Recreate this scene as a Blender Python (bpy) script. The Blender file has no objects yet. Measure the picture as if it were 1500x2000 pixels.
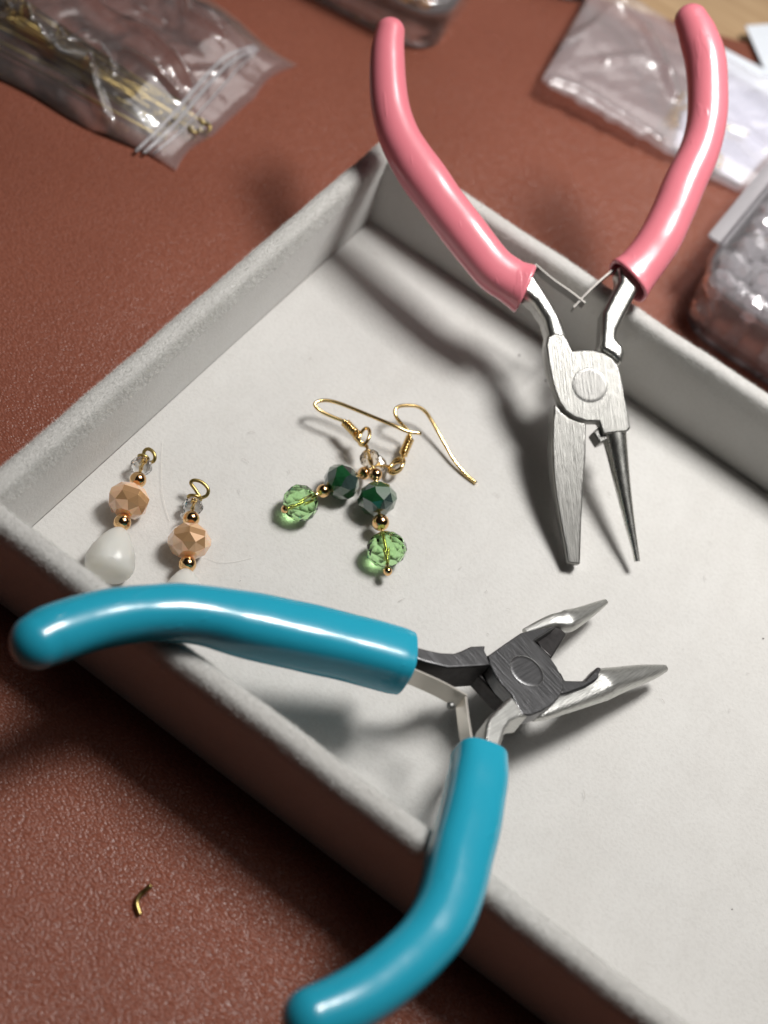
import bpy, bmesh, math, random
import numpy as np
from mathutils import Matrix, Vector

random.seed(7); rng = np.random.default_rng(11)
PI = math.pi
MM = 0.001                      # everything below is written in millimetres
scene = bpy.context.scene
COL = scene.collection

# ------------------------------------------------------------------ camera
CAM = np.array([85.268, -207.972, 216.478])
RT = np.array([0.80266541, 0.55112366, 0.22801525])     # right, down, forward of the camera
DN = np.array([0.57673725, -0.61977912, -0.53221046])
FW = np.array([-0.15199468, 0.55869182, -0.81532881])
FPX = 2771.0
cam_d = bpy.data.cameras.new('camera')
cam = bpy.data.objects.new('camera', cam_d); COL.objects.link(cam)
Mx = Matrix.Identity(4)
for i in range(3):
    Mx[i][0] = RT[i]; Mx[i][1] = -DN[i]; Mx[i][2] = -FW[i]; Mx[i][3] = CAM[i]*MM
cam.matrix_world = Mx
cam_d.sensor_fit = 'VERTICAL'; cam_d.sensor_height = 36.0; cam_d.sensor_width = 36.0
cam_d.lens = FPX/2000*36
cam_d.clip_start = 0.01; cam_d.clip_end = 20
cam_d.dof.use_dof = True
cam_d.dof.focus_distance = 0.250
cam_d.dof.aperture_fstop = 12.5
scene.camera = cam

# ------------------------------------------------------------------ light
w = bpy.data.worlds.new('World'); scene.world = w; w.use_nodes = True
w.node_tree.nodes['Background'].inputs[0].default_value = (1.0, 0.90, 0.86, 1)
w.node_tree.nodes['Background'].inputs[1].default_value = 0.012

def area(name, loc, target, sx, sy, power, col):
    d = bpy.data.lights.new(name, 'AREA'); d.shape = 'RECTANGLE'; d.size = sx*MM; d.size_y = sy*MM
    d.energy = power; d.color = col
    o = bpy.data.objects.new(name, d); COL.objects.link(o)
    o.location = Vector(loc)*MM
    o.rotation_euler = (Vector(target)-Vector(loc)).to_track_quat('-Z', 'Y').to_euler()
    return o
area('desk_lamp', (112, 94, 385), (104, 12, 0), 90, 122, .775, (1.0, 0.985, 0.955)).data.spread = math.radians(104)
area('ceiling_fill', (350, 800, 1800), (50, -50, 0), 1500, 1500, 9.5, (1.0, 0.95, 0.92))  # broad soft fill, added to lighten the shadows and feed reflections

scene.view_settings.view_transform = 'Standard'
scene.view_settings.look = 'None'
scene.view_settings.exposure = 0.0
scene.view_settings.gamma = 1.0
scene.cycles.use_denoising = True
scene.cycles.max_bounces = 14
scene.cycles.transmission_bounces = 12
scene.cycles.transparent_max_bounces = 24
scene.cycles.sample_clamp_indirect = 6
scene.cycles.caustics_refractive = True
scene.cycles.caustics_reflective = True
scene.cycles.blur_glossy = 0.3

# ------------------------------------------------------------------ helpers
def v3(*a): return np.array(a, float)
def nrm(a): a = np.asarray(a, float); return a/np.linalg.norm(a)
def ray(u, v): return nrm(FW*FPX + RT*(u-750) + DN*(v-1000))
def unz(u, v, z):
    d = ray(u, v); return CAM + d*((z-CAM[2])/d[2])
def unpl(u, v, P, N):
    d = ray(u, v); return CAM + d*(((P-CAM)@N)/(d@N))
def depth(P): return float((P-CAM)@FW)

def empty(name, loc, label=None, cat=None, group=None, rot=None):
    o = bpy.data.objects.new(name, None); COL.objects.link(o)
    M = Matrix.Identity(4)
    if rot is not None:
        for i in range(3):
            for j in range(3): M[i][j] = rot[j][i]
    for i in range(3): M[i][3] = loc[i]*MM
    o.matrix_world = M; o.empty_display_size = 0.005
    o['_m'] = [x for r in M for x in r]
    tag(o, label, cat, group)
    return o
def tag(o, label=None, cat=None, group=None, kind=None):
    if label: o['label'] = label
    if cat: o['category'] = cat
    if group: o['group'] = group
    if kind: o['kind'] = kind
    return o
def rootm(o):
    m = list(o['_m']); return np.array(m, float).reshape(4, 4)

def mesh_obj(name, V, Fc, mat, root=None, origin=None, smooth=True, parent=None, sharp=None):
    """V in world mm; stored relative to the root frame (or to origin)."""
    V = np.asarray(V, float)*MM
    loc = np.zeros(3)
    if root is not None:
        Mi = np.linalg.inv(rootm(root)); V = V@Mi[:3, :3].T + Mi[:3, 3]
    elif origin is not None:
        loc = np.asarray(origin, float)*MM; V = V-loc
    me = bpy.data.meshes.new(name); me.from_pydata(V.tolist(), [], [list(f) for f in Fc]); me.update()
    bm = bmesh.new(); bm.from_mesh(me); bmesh.ops.recalc_face_normals(bm, faces=bm.faces[:]); bm.to_mesh(me); bm.free()
    if smooth:
        me.polygons.foreach_set('use_smooth', [True]*len(me.polygons))
        if sharp: me.set_sharp_from_angle(angle=math.radians(sharp))
    me.materials.append(mat)
    o = bpy.data.objects.new(name, me); COL.objects.link(o)
    if root is not None:
        o.parent = parent or root
    else: o.location = loc
    return o

class MB:
    def __init__(s): s.V = []; s.F = []
    def add(s, V, F):
        n = len(s.V); s.V += [list(map(float, v)) for v in V]; s.F += [[i+n for i in f] for f in F]; return s

def catmull(P, n):
    P = np.asarray(P, float); out = []
    for i in range(len(P)-1):
        p0 = P[i-1] if i else 2*P[0]-P[1]; p1 = P[i]; p2 = P[i+1]; p3 = P[i+2] if i+2 < len(P) else 2*P[-1]-P[-2]
        for k in range(n):
            t = k/n
            out.append(.5*((2*p1)+(-p0+p2)*t+(2*p0-5*p1+4*p2-p3)*t*t+(-p0+3*p1-3*p2+p3)*t**3))
    out.append(P[-1]); return np.array(out)

def tube(P, r, seg=10, caps=True, n=0):
    """round wire along world points P; r scalar or list"""
    P = np.asarray(P, float)
    if n:
        rr = np.full(len(P), r) if np.isscalar(r) else np.asarray(r, float)
        Q = catmull(np.c_[P, rr], n); P = Q[:, :3]; R = Q[:, 3]
    else: R = np.full(len(P), r) if np.isscalar(r) else np.asarray(r, float)
    T = np.gradient(P, axis=0); T /= np.linalg.norm(T, axis=1)[:, None]
    a = v3(0, 0, 1) if abs(T[0][2]) < .9 else v3(1, 0, 0)
    N = nrm(a-(a@T[0])*T[0]); V = []; F = []
    for i in range(len(P)):
        N = nrm(N-(N@T[i])*T[i]); B = np.cross(T[i], N)
        for k in range(seg):
            t = 2*PI*k/seg; V.append(P[i]+R[i]*(math.cos(t)*N+math.sin(t)*B))
    for i in range(len(P)-1):
        for k in range(seg):
            F.append([i*seg+k, i*seg+(k+1) % seg, (i+1)*seg+(k+1) % seg, (i+1)*seg+k])
    if caps:
        F.append(list(range(seg))[::-1]); F.append([(len(P)-1)*seg+k for k in range(seg)])
    return V, F

def lathe(prof, c, axis, seg=28, up=None):
    """prof: list of (radius, height) along axis through world point c"""
    ax = nrm(axis); a = v3(0, 0, 1) if abs(ax[2]) < .9 else v3(1, 0, 0)
    N = nrm(a-(a@ax)*ax); B = np.cross(ax, N); V = []; F = []
    for r, h in prof:
        for k in range(seg):
            t = 2*PI*k/seg; V.append(c+ax*h+r*(math.cos(t)*N+math.sin(t)*B))
    for i in range(len(prof)-1):
        for k in range(seg):
            F.append([i*seg+k, i*seg+(k+1) % seg, (i+1)*seg+(k+1) % seg, (i+1)*seg+k])
    F.append(list(range(seg))[::-1]); F.append([(len(prof)-1)*seg+k for k in range(seg)])
    return V, F

def hull(pts):
    bm = bmesh.new(); vs = [bm.verts.new(tuple(p)) for p in pts]
    r = bmesh.ops.convex_hull(bm, input=vs)
    bmesh.ops.delete(bm, geom=[v for v in bm.verts if not v.link_faces], context='VERTS')
    bmesh.ops.dissolve_limit(bm, angle_limit=math.radians(2.0), verts=bm.verts[:], edges=bm.edges[:])
    bm.verts.ensure_lookup_table(); bm.verts.index_update()
    V = [list(v.co) for v in bm.verts]; F = [[v.index for v in f.verts] for f in bm.faces]; bm.free()
    return V, F
def frame_from_axis(ax, spin=0.0):
    ax = nrm(ax); a = v3(0, 0, 1) if abs(ax[2]) < .9 else v3(1, 0, 0)
    N = nrm(a-(a@ax)*ax); B = np.cross(ax, N)
    return math.cos(spin)*N+math.sin(spin)*B, -math.sin(spin)*N+math.cos(spin)*B, ax
def rondelle_pts(R, H, n=10):
    """faceted rondelle: table ring, main facets, girdle; local coordinates, axis z"""
    P = []
    for k in range(n):
        t = 2*PI*k/n; t2 = t+PI/n
        for s in (1, -1):
            P.append((.42*R*math.cos(t), .42*R*math.sin(t), s*H))
            P.append((.80*R*math.cos(t2), .80*R*math.sin(t2), s*.66*H))
            P.append((R*math.cos(t), R*math.sin(t), s*.20*H))
    return P
def placed(P, c, ax, spin=0.0):
    X, Y, Z = frame_from_axis(ax, spin); P = np.asarray(P, float)
    return (np.asarray(c)+P[:, :1]*X+P[:, 1:2]*Y+P[:, 2:3]*Z).tolist()

# ------------------------------------------------------------------ materials
def newmat(name):
    m = bpy.data.materials.new(name); m.use_nodes = True
    nt = m.node_tree; return m, nt, nt.nodes['Principled BSDF'], nt.nodes['Material Output']
def N_(nt, t, **k):
    n = nt.nodes.new(t)
    for a, b in k.items(): setattr(n, a, b)
    return n
def noise(nt, vec, scale, detail=4, rough=.5, dist=0):
    n = N_(nt, 'ShaderNodeTexNoise'); n.inputs['Scale'].default_value = scale; n.inputs['Detail'].default_value = detail
    n.inputs['Roughness'].default_value = rough; n.inputs['Distortion'].default_value = dist
    nt.links.new(vec, n.inputs['Vector']); return n
def coords(nt, sc=(1, 1, 1), rot=(0, 0, 0)):
    t = N_(nt, 'ShaderNodeTexCoord'); m = N_(nt, 'ShaderNodeMapping')
    m.inputs['Scale'].default_value = sc; m.inputs['Rotation'].default_value = rot
    nt.links.new(t.outputs['Object'], m.inputs['Vector']); return m.outputs[0]
def bump(nt, h, strength, dist, prev=None):
    b = N_(nt, 'ShaderNodeBump'); b.inputs['Strength'].default_value = strength; b.inputs['Distance'].default_value = dist*MM
    nt.links.new(h, b.inputs['Height'])
    if prev: nt.links.new(prev, b.inputs['Normal'])
    return b.outputs[0]
def ramp(nt, fac, stops):
    r = N_(nt, 'ShaderNodeValToRGB'); e = r.color_ramp.elements
    while len(e) < len(stops): e.new(.5)
    for x, (p, c) in zip(e, stops): x.position = p; x.color = (*c, 1) if len(c) == 3 else c
    nt.links.new(fac, r.inputs[0]); return r.outputs[0]
def setp(p, **k):
    for a, b in k.items(): p.inputs[a.replace('_', ' ')].default_value = b

def m_leather():
    m, nt, p, out = newmat('brown_leather')
    c = coords(nt)
    big = noise(nt, c, 14, 3, .5)
    colr = ramp(nt, big.outputs['Fac'], [(.3, (.218, .073, .046)), (.7, (.262, .091, .058))])
    warp = noise(nt, c, 500, 2, .5)
    mixv = N_(nt, 'ShaderNodeMix', data_type='VECTOR'); mixv.inputs['Factor'].default_value = .0005
    add = N_(nt, 'ShaderNodeVectorMath', operation='MULTIPLY_ADD'); add.inputs[1].default_value = (.0009,)*3
    nt.links.new(warp.outputs['Color'], add.inputs[0])
    mp = N_(nt, 'ShaderNodeMapping'); mp.inputs['Rotation'].default_value = (0, 0, .6); mp.inputs['Scale'].default_value = (1.0, 1.55, 1)
    nt.links.new(c, mp.inputs[0]); nt.links.new(mp.outputs[0], add.inputs[2])
    vo = N_(nt, 'ShaderNodeTexVoronoi', feature='SMOOTH_F1'); vo.inputs['Scale'].default_value = 1750
    vo.inputs['Smoothness'].default_value = .18
    nt.links.new(add.outputs[0], vo.inputs['Vector'])
    inv = N_(nt, 'ShaderNodeMath', operation='SUBTRACT'); inv.inputs[0].default_value = 1
    nt.links.new(vo.outputs['Distance'], inv.inputs[1])
    fine = noise(nt, c, 3500, 3, .6)
    b = bump(nt, inv.outputs[0], .95, .18)
    b = bump(nt, fine.outputs['Fac'], .3, .05, b)
    wv = noise(nt, c, 22, 2, .4)
    b = bump(nt, wv.outputs['Fac'], .6, 2.5, b)
    # the valleys between grains are a little deeper in colour, the tops lighter
    mx = N_(nt, 'ShaderNodeMix', data_type='RGBA', blend_type='MULTIPLY'); mx.inputs['Factor'].default_value = .45
    vr = ramp(nt, inv.outputs[0], [(.35, (.62, .56, .56)), (.75, (1.08, 1.08, 1.08))])
    nt.links.new(colr, mx.inputs['A']); nt.links.new(vr, mx.inputs['B'])
    nt.links.new(mx.outputs['Result'], p.inputs['Base Color'])
    nt.links.new(b, p.inputs['Normal'])
    rv = noise(nt, c, 35, 3, .6); rr = N_(nt, 'ShaderNodeMapRange'); rr.inputs['To Min'].default_value = .22; rr.inputs['To Max'].default_value = .33
    nt.links.new(rv.outputs['Fac'], rr.inputs['Value']); nt.links.new(rr.outputs[0], p.inputs['Roughness'])
    setp(p, Specular_IOR_Level=.25)
    return m
def m_fabric(name, colr=(.56, .549, .53)):
    m, nt, p, out = newmat(name)
    c = coords(nt)
    n1 = noise(nt, c, 1500, 5, .65); n2 = noise(nt, c, 160, 4, .6); n3 = noise(nt, c, 30, 3, .5)
    a = tuple(x*.965 for x in colr); b_ = tuple(min(1, x*1.02) for x in colr)
    cr = ramp(nt, n2.outputs['Fac'], [(.2, a), (.8, b_)])
    sp = N_(nt, 'ShaderNodeMix', data_type='RGBA', blend_type='MULTIPLY'); sp.inputs['Factor'].default_value = .8
    f = ramp(nt, n1.outputs['Fac'], [(.28, (.91, .905, .90)), (.55, (1.0, 1.0, 1.0))])
    nt.links.new(cr, sp.inputs['A']); nt.links.new(f, sp.inputs['B'])
    n5 = noise(nt, coords(nt, (1, .35, 1), (0, 0, .7)), 95, 4, .6, .5)
    s2 = N_(nt, 'ShaderNodeMix', data_type='RGBA', blend_type='MULTIPLY'); s2.inputs['Factor'].default_value = 1
    nt.links.new(ramp(nt, n5.outputs['Fac'], [(.32, (.955, .95, .945)), (.62, (1.0, 1.0, 1.0))]), s2.inputs['B'])
    nt.links.new(sp.outputs['Result'], s2.inputs['A'])
    nt.links.new(s2.outputs['Result'], p.inputs['Base Color'])
    b = bump(nt, n1.outputs['Fac'], .55, .22)
    b = bump(nt, n2.outputs['Fac'], .15, .4, b)
    b = bump(nt, n3.outputs['Fac'], .15, 1.0, b)
    nt.links.new(b, p.inputs['Normal'])
    setp(p, Roughness=.95, Specular_IOR_Level=.15)
    p.inputs['Sheen Weight'].default_value = .25; p.inputs['Sheen Roughness'].default_value = .5
    return m
def m_vinyl(name, col, rough=.22):
    m, nt, p, out = newmat(name)
    c = coords(nt)
    n = noise(nt, c, 160, 2, .5); n2 = noise(nt, c, 900, 2, .5); n3 = noise(nt, c, 45, 3, .5)
    b = bump(nt, n.outputs['Fac'], .25, .35); b = bump(nt, n2.outputs['Fac'], .05, .05, b)
    # a few nicks in the dipped plastic
    sc = noise(nt, coords(nt, (1, .25, 1), (0, 0, .4)), 420, 1, .5)
    sr = ramp(nt, sc.outputs['Fac'], [(.69, (0, 0, 0)), (.72, (1, 1, 1))])
    b = bump(nt, sr, .35, .12, b)
    nt.links.new(b, p.inputs['Normal'])
    rr = N_(nt, 'ShaderNodeMapRange'); rr.inputs['To Min'].default_value = rough-.05; rr.inputs['To Max'].default_value = rough+.10
    nt.links.new(n3.outputs['Fac'], rr.inputs['Value']); nt.links.new(rr.outputs[0], p.inputs['Roughness'])
    setp(p, Base_Color=(*col, 1), Specular_IOR_Level=.5)
    p.inputs['Subsurface Weight'].default_value = .12; p.inputs['Subsurface Radius'].default_value = (.6, .5, .5)
    p.inputs['Subsurface Scale'].default_value = .0008
    p.inputs['Coat Weight'].default_value = .18; p.inputs['Coat Roughness'].default_value = .07
    return m
def m_steel(name, col, rough, stretch=(1, .05, 1), rotz=0.0, amt=.35, scale=2600):
    m, nt, p, out = newmat(name)
    c = coords(nt, stretch, (0, 0, rotz)); c2 = coords(nt)
    n = noise(nt, c, scale, 3, .6); n2 = noise(nt, c2, 150, 3, .5)
    b = bump(nt, n.outputs['Fac'], amt, .09)
    b = bump(nt, n2.outputs['Fac'], .10, .4, b)
    nt.links.new(b, p.inputs['Normal'])
    rr = N_(nt, 'ShaderNodeMapRange'); rr.inputs['To Min'].default_value = rough-.05; rr.inputs['To Max'].default_value = rough+.10
    nt.links.new(n.outputs['Fac'], rr.inputs['Value']); nt.links.new(rr.outputs[0], p.inputs['Roughness'])
    n4 = noise(nt, coords(nt, tuple(x*.3 if x < .5 else x for x in stretch), (0, 0, rotz)), scale*1.25, 3, .6)
    cr = ramp(nt, n4.outputs['Fac'], [(.28, tuple(x*.74 for x in col)), (.5, col), (.74, tuple(min(1, x*1.14) for x in col))])
    nt.links.new(cr, p.inputs['Base Color'])
    setp(p, Metallic=1.0)
    return m
def m_metal(name, col, rough):
    m, nt, p, out = newmat(name)
    n = noise(nt, coords(nt), 700, 2, .5)
    nt.links.new(bump(nt, n.outputs['Fac'], .12, .05), p.inputs['Normal'])
    setp(p, Base_Color=(*col, 1), Metallic=1.0, Roughness=rough); return m
def m_glass(name, col, rough=0.0, ior=1.5):
    m, nt, p, out = newmat(name)
    setp(p, Base_Color=(*col, 1), Roughness=rough, IOR=ior)
    p.inputs['Transmission Weight'].default_value = 1.0
    return m
def m_film(name, milky=.10, tint=(1, 1, 1), gloss=1.0, rough=.08, bumpy=True, scale=90, bs=.5, bd=1.0, haze=.0):
    """thin clear plastic: clear, a little milky, glossy by fresnel"""
    m, nt, p, out = newmat(name); nt.nodes.remove(p)
    tr = N_(nt, 'ShaderNodeBsdfTransparent'); tr.inputs[0].default_value = (*tint, 1)
    gl = N_(nt, 'ShaderNodeBsdfGlossy'); gl.inputs['Roughness'].default_value = rough; gl.inputs[0].default_value = (1, 1, 1, 1)
    df = N_(nt, 'ShaderNodeBsdfDiffuse'); df.inputs[0].default_value = (.85, .83, .86, 1)
    tl = N_(nt, 'ShaderNodeBsdfTranslucent'); tl.inputs[0].default_value = (.85, .83, .86, 1)
    m0 = N_(nt, 'ShaderNodeMixShader'); m0.inputs[0].default_value = .5
    nt.links.new(df.outputs[0], m0.inputs[1]); nt.links.new(tl.outputs[0], m0.inputs[2])
    m1 = N_(nt, 'ShaderNodeMixShader'); m1.inputs[0].default_value = milky
    nt.links.new(tr.outputs[0], m1.inputs[1]); nt.links.new(m0.outputs[0], m1.inputs[2])
    lw = N_(nt, 'ShaderNodeFresnel'); lw.inputs['IOR'].default_value = 1.5
    mu = N_(nt, 'ShaderNodeMath', operation='MULTIPLY'); mu.inputs[1].default_value = gloss
    mu.use_clamp = True
    nt.links.new(lw.outputs[0], mu.inputs[0])
    m2 = N_(nt, 'ShaderNodeMixShader'); nt.links.new(mu.outputs[0], m2.inputs[0])
    g2 = N_(nt, 'ShaderNodeBsdfGlossy'); g2.inputs['Roughness'].default_value = .42; g2.inputs[0].default_value = (1, 1, 1, 1)
    mg = N_(nt, 'ShaderNodeMixShader'); mg.inputs[0].default_value = haze
    nt.links.new(gl.outputs[0], mg.inputs[1]); nt.links.new(g2.outputs[0], mg.inputs[2])
    nt.links.new(m1.outputs[0], m2.inputs[1]); nt.links.new(mg.outputs[0], m2.inputs[2])
    nt.links.new(m2.outputs[0], out.inputs[0])
    if bumpy:
        n = noise(nt, coords(nt), scale, 3, .5, .6); b = bump(nt, n.outputs['Fac'], bs, bd)
        for x in (gl, df, g2): nt.links.new(b, x.inputs['Normal'])
        nt.links.new(b, lw.inputs['Normal'])
    return m
def m_plain(name, col, rough=.6, spec=.4, bs=0, scale=500):
    m, nt, p, out = newmat(name)
    n = noise(nt, coords(nt), scale, 3, .5)
    cr = ramp(nt, n.outputs['Fac'], [(.3, tuple(x*.94 for x in col)), (.7, col)])
    nt.links.new(cr, p.inputs['Base Color'])
    setp(p, Roughness=rough, Specular_IOR_Level=spec)
    if bs: nt.links.new(bump(nt, n.outputs['Fac'], bs, .3), p.inputs['Normal'])
    return m
def m_wood():
    m, nt, p, out = newmat('pale_wood')
    c = coords(nt, (1, 14, 1), (0, 0, .2)); n = noise(nt, c, 22, 5, .6, .4)
    cr = ramp(nt, n.outputs['Fac'], [(.25, (.34, .21, .11)), (.75, (.52, .36, .21))])
    nt.links.new(cr, p.inputs['Base Color']); setp(p, Roughness=.45); return m

LEATHER = m_leather(); FABRIC = m_fabric('pale_velvet'); WOOD = m_wood()
PINK = m_vinyl('pink_vinyl', (.70, .20, .245)); BLUE = m_vinyl('blue_vinyl', (.018, .31, .44), .19)
STEEL_P = m_steel('brushed_steel', (.30, .295, .28), .34, (1, .03, 1), .08, .9, 5200)
STEEL_PJ = m_steel('polished_jaw_steel', (.74, .74, .70), .24, (1, .3, 1), 0, .12, 1500)
STEEL_B = m_steel('dimmed_brushed_steel', (.19, .19, .195), .28, (.05, 1, 1), .5, .45, 4200)  # blue head steel, colour darkened to stand in for dim reflected surroundings
STEEL_N = m_steel('ground_nose_steel', (.60, .60, .575), .36, (1, .05, 1), .9, 1.0, 4200)
FORGED = m_steel('black_forged_steel', (.055, .052, .052), .42, (1, 1, 1), 0, .35, 900)
SPRING = m_metal('spring_steel', (.17, .16, .15), .35)
GOLD = m_metal('polished_gold', (.86, .56, .28), .10); GOLDW = m_metal('gold_wire', (.80, .58, .26), .20)
BRASS = m_metal('aged_brass', (.42, .32, .12), .34)
GREEN_G = m_glass('pale_green_glass', (.58, .98, .46)); CLEAR_G = m_glass('clear_glass', (.97, .97, .97))
SMOKE_G = m_glass('champagne_glass', (.90, .82, .72))

def m_gem(name, c1, c2, coat):
    m, nt, p, out = newmat(name)
    lw = N_(nt, 'ShaderNodeLayerWeight'); lw.inputs[0].default_value = .35
    n = noise(nt, coords(nt), 110, 2, .5)
    cr = ramp(nt, n.outputs['Fac'], [(.3, c1), (.7, c2)])
    nt.links.new(cr, p.inputs['Base Color'])
    setp(p, Roughness=.16, Specular_IOR_Level=.8)
    p.inputs['Coat Weight'].default_value = 1.0; p.inputs['Coat Roughness'].default_value = .03; p.inputs['Coat IOR'].default_value = coat
    return m, p
DGREEN, _p = m_gem('dark_green_lustre', (.006, .050, .016), (.014, .085, .030), 1.75)
PEACH, _p = m_gem('peach_lustre', (.78, .47, .27), (.86, .57, .36), 1.7); _p.inputs['Metallic'].default_value = .12; _p.inputs['Roughness'].default_value = .1
_p.inputs['Subsurface Weight'].default_value = .35; _p.inputs['Subsurface Scale'].default_value = .0015
FROST, _nt, _p, _o = newmat('frosted_white_glass')
setp(_p, Base_Color=(.88, .87, .82, 1), Roughness=.30, IOR=1.35)
_p.inputs['Transmission Weight'].default_value = .45; _p.inputs['Subsurface Weight'].default_value = .8
_p.inputs['Subsurface Scale'].default_value = .004; _p.inputs['Subsurface Radius'].default_value = (1, .95, .85)

# ------------------------------------------------------------------ setting: table and leather mat
TZ = -5.5                       # top of the leather mat; z = 0 is the tray floor
def slab(name, poly, z1, z0, mat, bev=0):
    bm = bmesh.new(); vs = [bm.verts.new((x*MM, y*MM, z1*MM)) for x, y in poly]
    f = bm.faces.new(vs); r = bmesh.ops.extrude_face_region(bm, geom=[f])
    for v in r['geom']:
        if isinstance(v, bmesh.types.BMVert): v.co.z = z0*MM
    bmesh.ops.recalc_face_normals(bm, faces=bm.faces[:])
    if bev:
        ed = [e for e in bm.edges if all(abs(v.co.z-z1*MM) < 1e-7 for v in e.verts)]
        bmesh.ops.bevel(bm, geom=ed, offset=bev*MM, segments=3, profile=.5, affect='EDGES')
    me = bpy.data.meshes.new(name); bm.to_mesh(me); bm.free(); me.materials.append(mat)
    o = bpy.data.objects.new(name, me); COL.objects.link(o); return o
tb = slab('tabletop', [(-1200, -900), (1500, -900), (1500, 1200), (-1200, 1200)], TZ-2.0, TZ-30, WOOD); tag(tb, kind='structure')
e1 = unz(1185, 0, TZ); e2 = unz(1500, 95, TZ); dE = nrm((e2-e1)[:2])
q1 = e1[:2]-dE*500; q2 = e1[:2]+dE*700; dn = np.array([dE[1], -dE[0]])*700
mat_o = slab('leather_mat', [tuple(q1), tuple(q1+dn), tuple(q2+dn), tuple(q2)], TZ, TZ-1.9, LEATHER, .6)
tag(mat_o, 'grained red-brown leather mat spread under the tray and tools', 'desk mat')

# ------------------------------------------------------------------ tray
TI_X, TI_Y, TH, TT = 215.0, 114.4, 19.4, 3.75
tray = empty('jewelry_tray', (0, 0, TZ), 'open rectangular jewelry tray lined with pale fuzzy velvet', 'tray')
def wall_prof():
    """(outward offset from the inner face, z) from the inner foot over the rim to the outer foot"""
    r = 1.55; P = [(0, -.4), (0, 4), (.0, 9), (0, 14), (0, TH-r)]
    for k in range(1, 7):
        t = PI/2*k/6; P.append((r-r*math.cos(t), TH-r+r*math.sin(t)))
    for k in range(0, 7):
        t = PI/2*k/6; P.append((TT-r+r*math.sin(t), TH-r+r*math.cos(t)))
    P += [(TT, 16.2), (TT, 14.5), (TT, 10), (TT, 2), (TT, TZ+.5), (TT-.5, TZ+.02)]
    return P
WP = wall_prof()
def corner(o, sx, sy):          # mitred corner position for outward offset o
    x = -o if sx < 0 else TI_X+o; y = o if sy > 0 else -TI_Y-o
    return x, y
sides = [((-1, 1), (-1, -1), 'left'), ((-1, -1), (1, -1), 'front'), ((1, -1), (1, 1), 'right'), ((1, 1), (-1, 1), 'back')]
for a, b, nm in sides:
    V = []; F = []; NS = 60
    for k in range(NS+1):
        t = k/NS
        for i, (o, z) in enumerate(WP):
            ax, ay = corner(o, *a); bx, by = corner(o, *b)
            V.append((ax+(bx-ax)*t, ay+(by-ay)*t, z))
    V = np.array(V); n = len(WP)
    # slight unevenness of a cloth-covered board
    s = np.arange(len(V))//n
    wob = .11*np.sin(s*.55+a[0])+.06*np.sin(s*1.3+2*a[1]); edge = np.minimum(s, NS-s)/6.; wob *= np.clip(edge, 0, 1)
    top = np.clip((V[:, 2]-8)/10, 0, 1)
    V[:, 2] += wob*.6*top
    if abs(a[0]-b[0]) > 0: V[:, 1] += wob*top*.7
    else: V[:, 0] += wob*top*.7
    for k in range(NS):
        for i in range(n-1): F.append([k*n+i, k*n+i+1, (k+1)*n+i+1, (k+1)*n+i])
    mesh_obj('side_wall', V, F, FABRIC, tray)
# floor panel: slightly pillowed lining with a soft edge pressed against the walls
V = []; F = []; nx, ny = 110, 60
for j in range(ny+1):
    for i in range(nx+1):
        x = TI_X*(i/nx); y = -TI_Y*(j/ny)
        e = min(x, TI_X-x, -y, TI_Y+y)
        z = -.22*math.exp(-e/.5)+.10*math.sin(x*.12+1)*math.sin(y*.09)
        V.append((min(max(x, .12), TI_X-.12), min(max(y, -TI_Y+.12), -.12), z))
for j in range(ny):
    for i in range(nx): a = j*(nx+1)+i; F.append([a, a+1, a+nx+2, a+nx+1])
floor_o = mesh_obj('floor_lining', V, F, FABRIC, tray)
V = [(x, y, z) for z in (-.6, TZ+.3) for x, y in ((.1, -.1), (TI_X-.1, -.1), (TI_X-.1, -TI_Y+.1), (.1, -TI_Y+.1))]
mesh_obj('base_board', V, [[0, 1, 2, 3], [7, 6, 5, 4], [0, 4, 5, 1], [1, 5, 6, 2], [2, 6, 7, 3], [3, 7, 4, 0]], FABRIC, tray, smooth=False)

def fibres(N, pos, nor, Lmin, Lmax, wd, tilt, name):
    """thin tapering blades of pile; pos, nor arrays (N,3) in mm"""
    d = nor+tilt*rng.normal(size=(N, 3)); d /= np.linalg.norm(d, axis=1)[:, None]
    L = rng.uniform(Lmin, Lmax, (N, 1)); s = np.cross(d, rng.normal(size=(N, 3))); s /= np.linalg.norm(s, axis=1)[:, None]
    bend = rng.normal(size=(N, 3))*.28*L
    b0 = pos-nor*.06; mid = b0+d*L*.55+bend*.3; tip = b0+d*L+bend
    V = np.stack([b0-s*wd, b0+s*wd, mid+s*wd*.7, mid-s*wd*.7, tip], 1).reshape(-1, 3)
    Fi = np.arange(N)[:, None]*5
    me = bpy.data.meshes.new(name)
    W = V*MM-np.array([0, 0, TZ*MM])
    nv = len(W); me.vertices.add(nv); me.vertices.foreach_set('co', W.ravel())
    loops = np.concatenate([Fi+0, Fi+1, Fi+2, Fi+3, Fi+3, Fi+2, Fi+4], 1).ravel()
    me.loops.add(len(loops)); me.loops.foreach_set('vertex_index', loops.astype(np.int32))
    me.polygons.add(2*N)
    st = (np.arange(N)[:, None]*7+np.array([[0, 4]])).ravel()
    me.polygons.foreach_set('loop_start', st.astype(np.int32))
    me.update(calc_edges=True); me.validate()
    me.materials.append(PILE)
    o = bpy.data.objects.new(name, me); COL.objects.link(o); o.parent = tray; o['kind'] = 'stuff'
    return o
PILE, _nt, _p, _o = newmat('velvet_pile'); setp(_p, Base_Color=(.74, .735, .71, 1), Roughness=.8, Specular_IOR_Level=.2)
WPa = np.array(WP); seglen = np.linalg.norm(np.diff(WPa, axis=0), axis=1)
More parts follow.
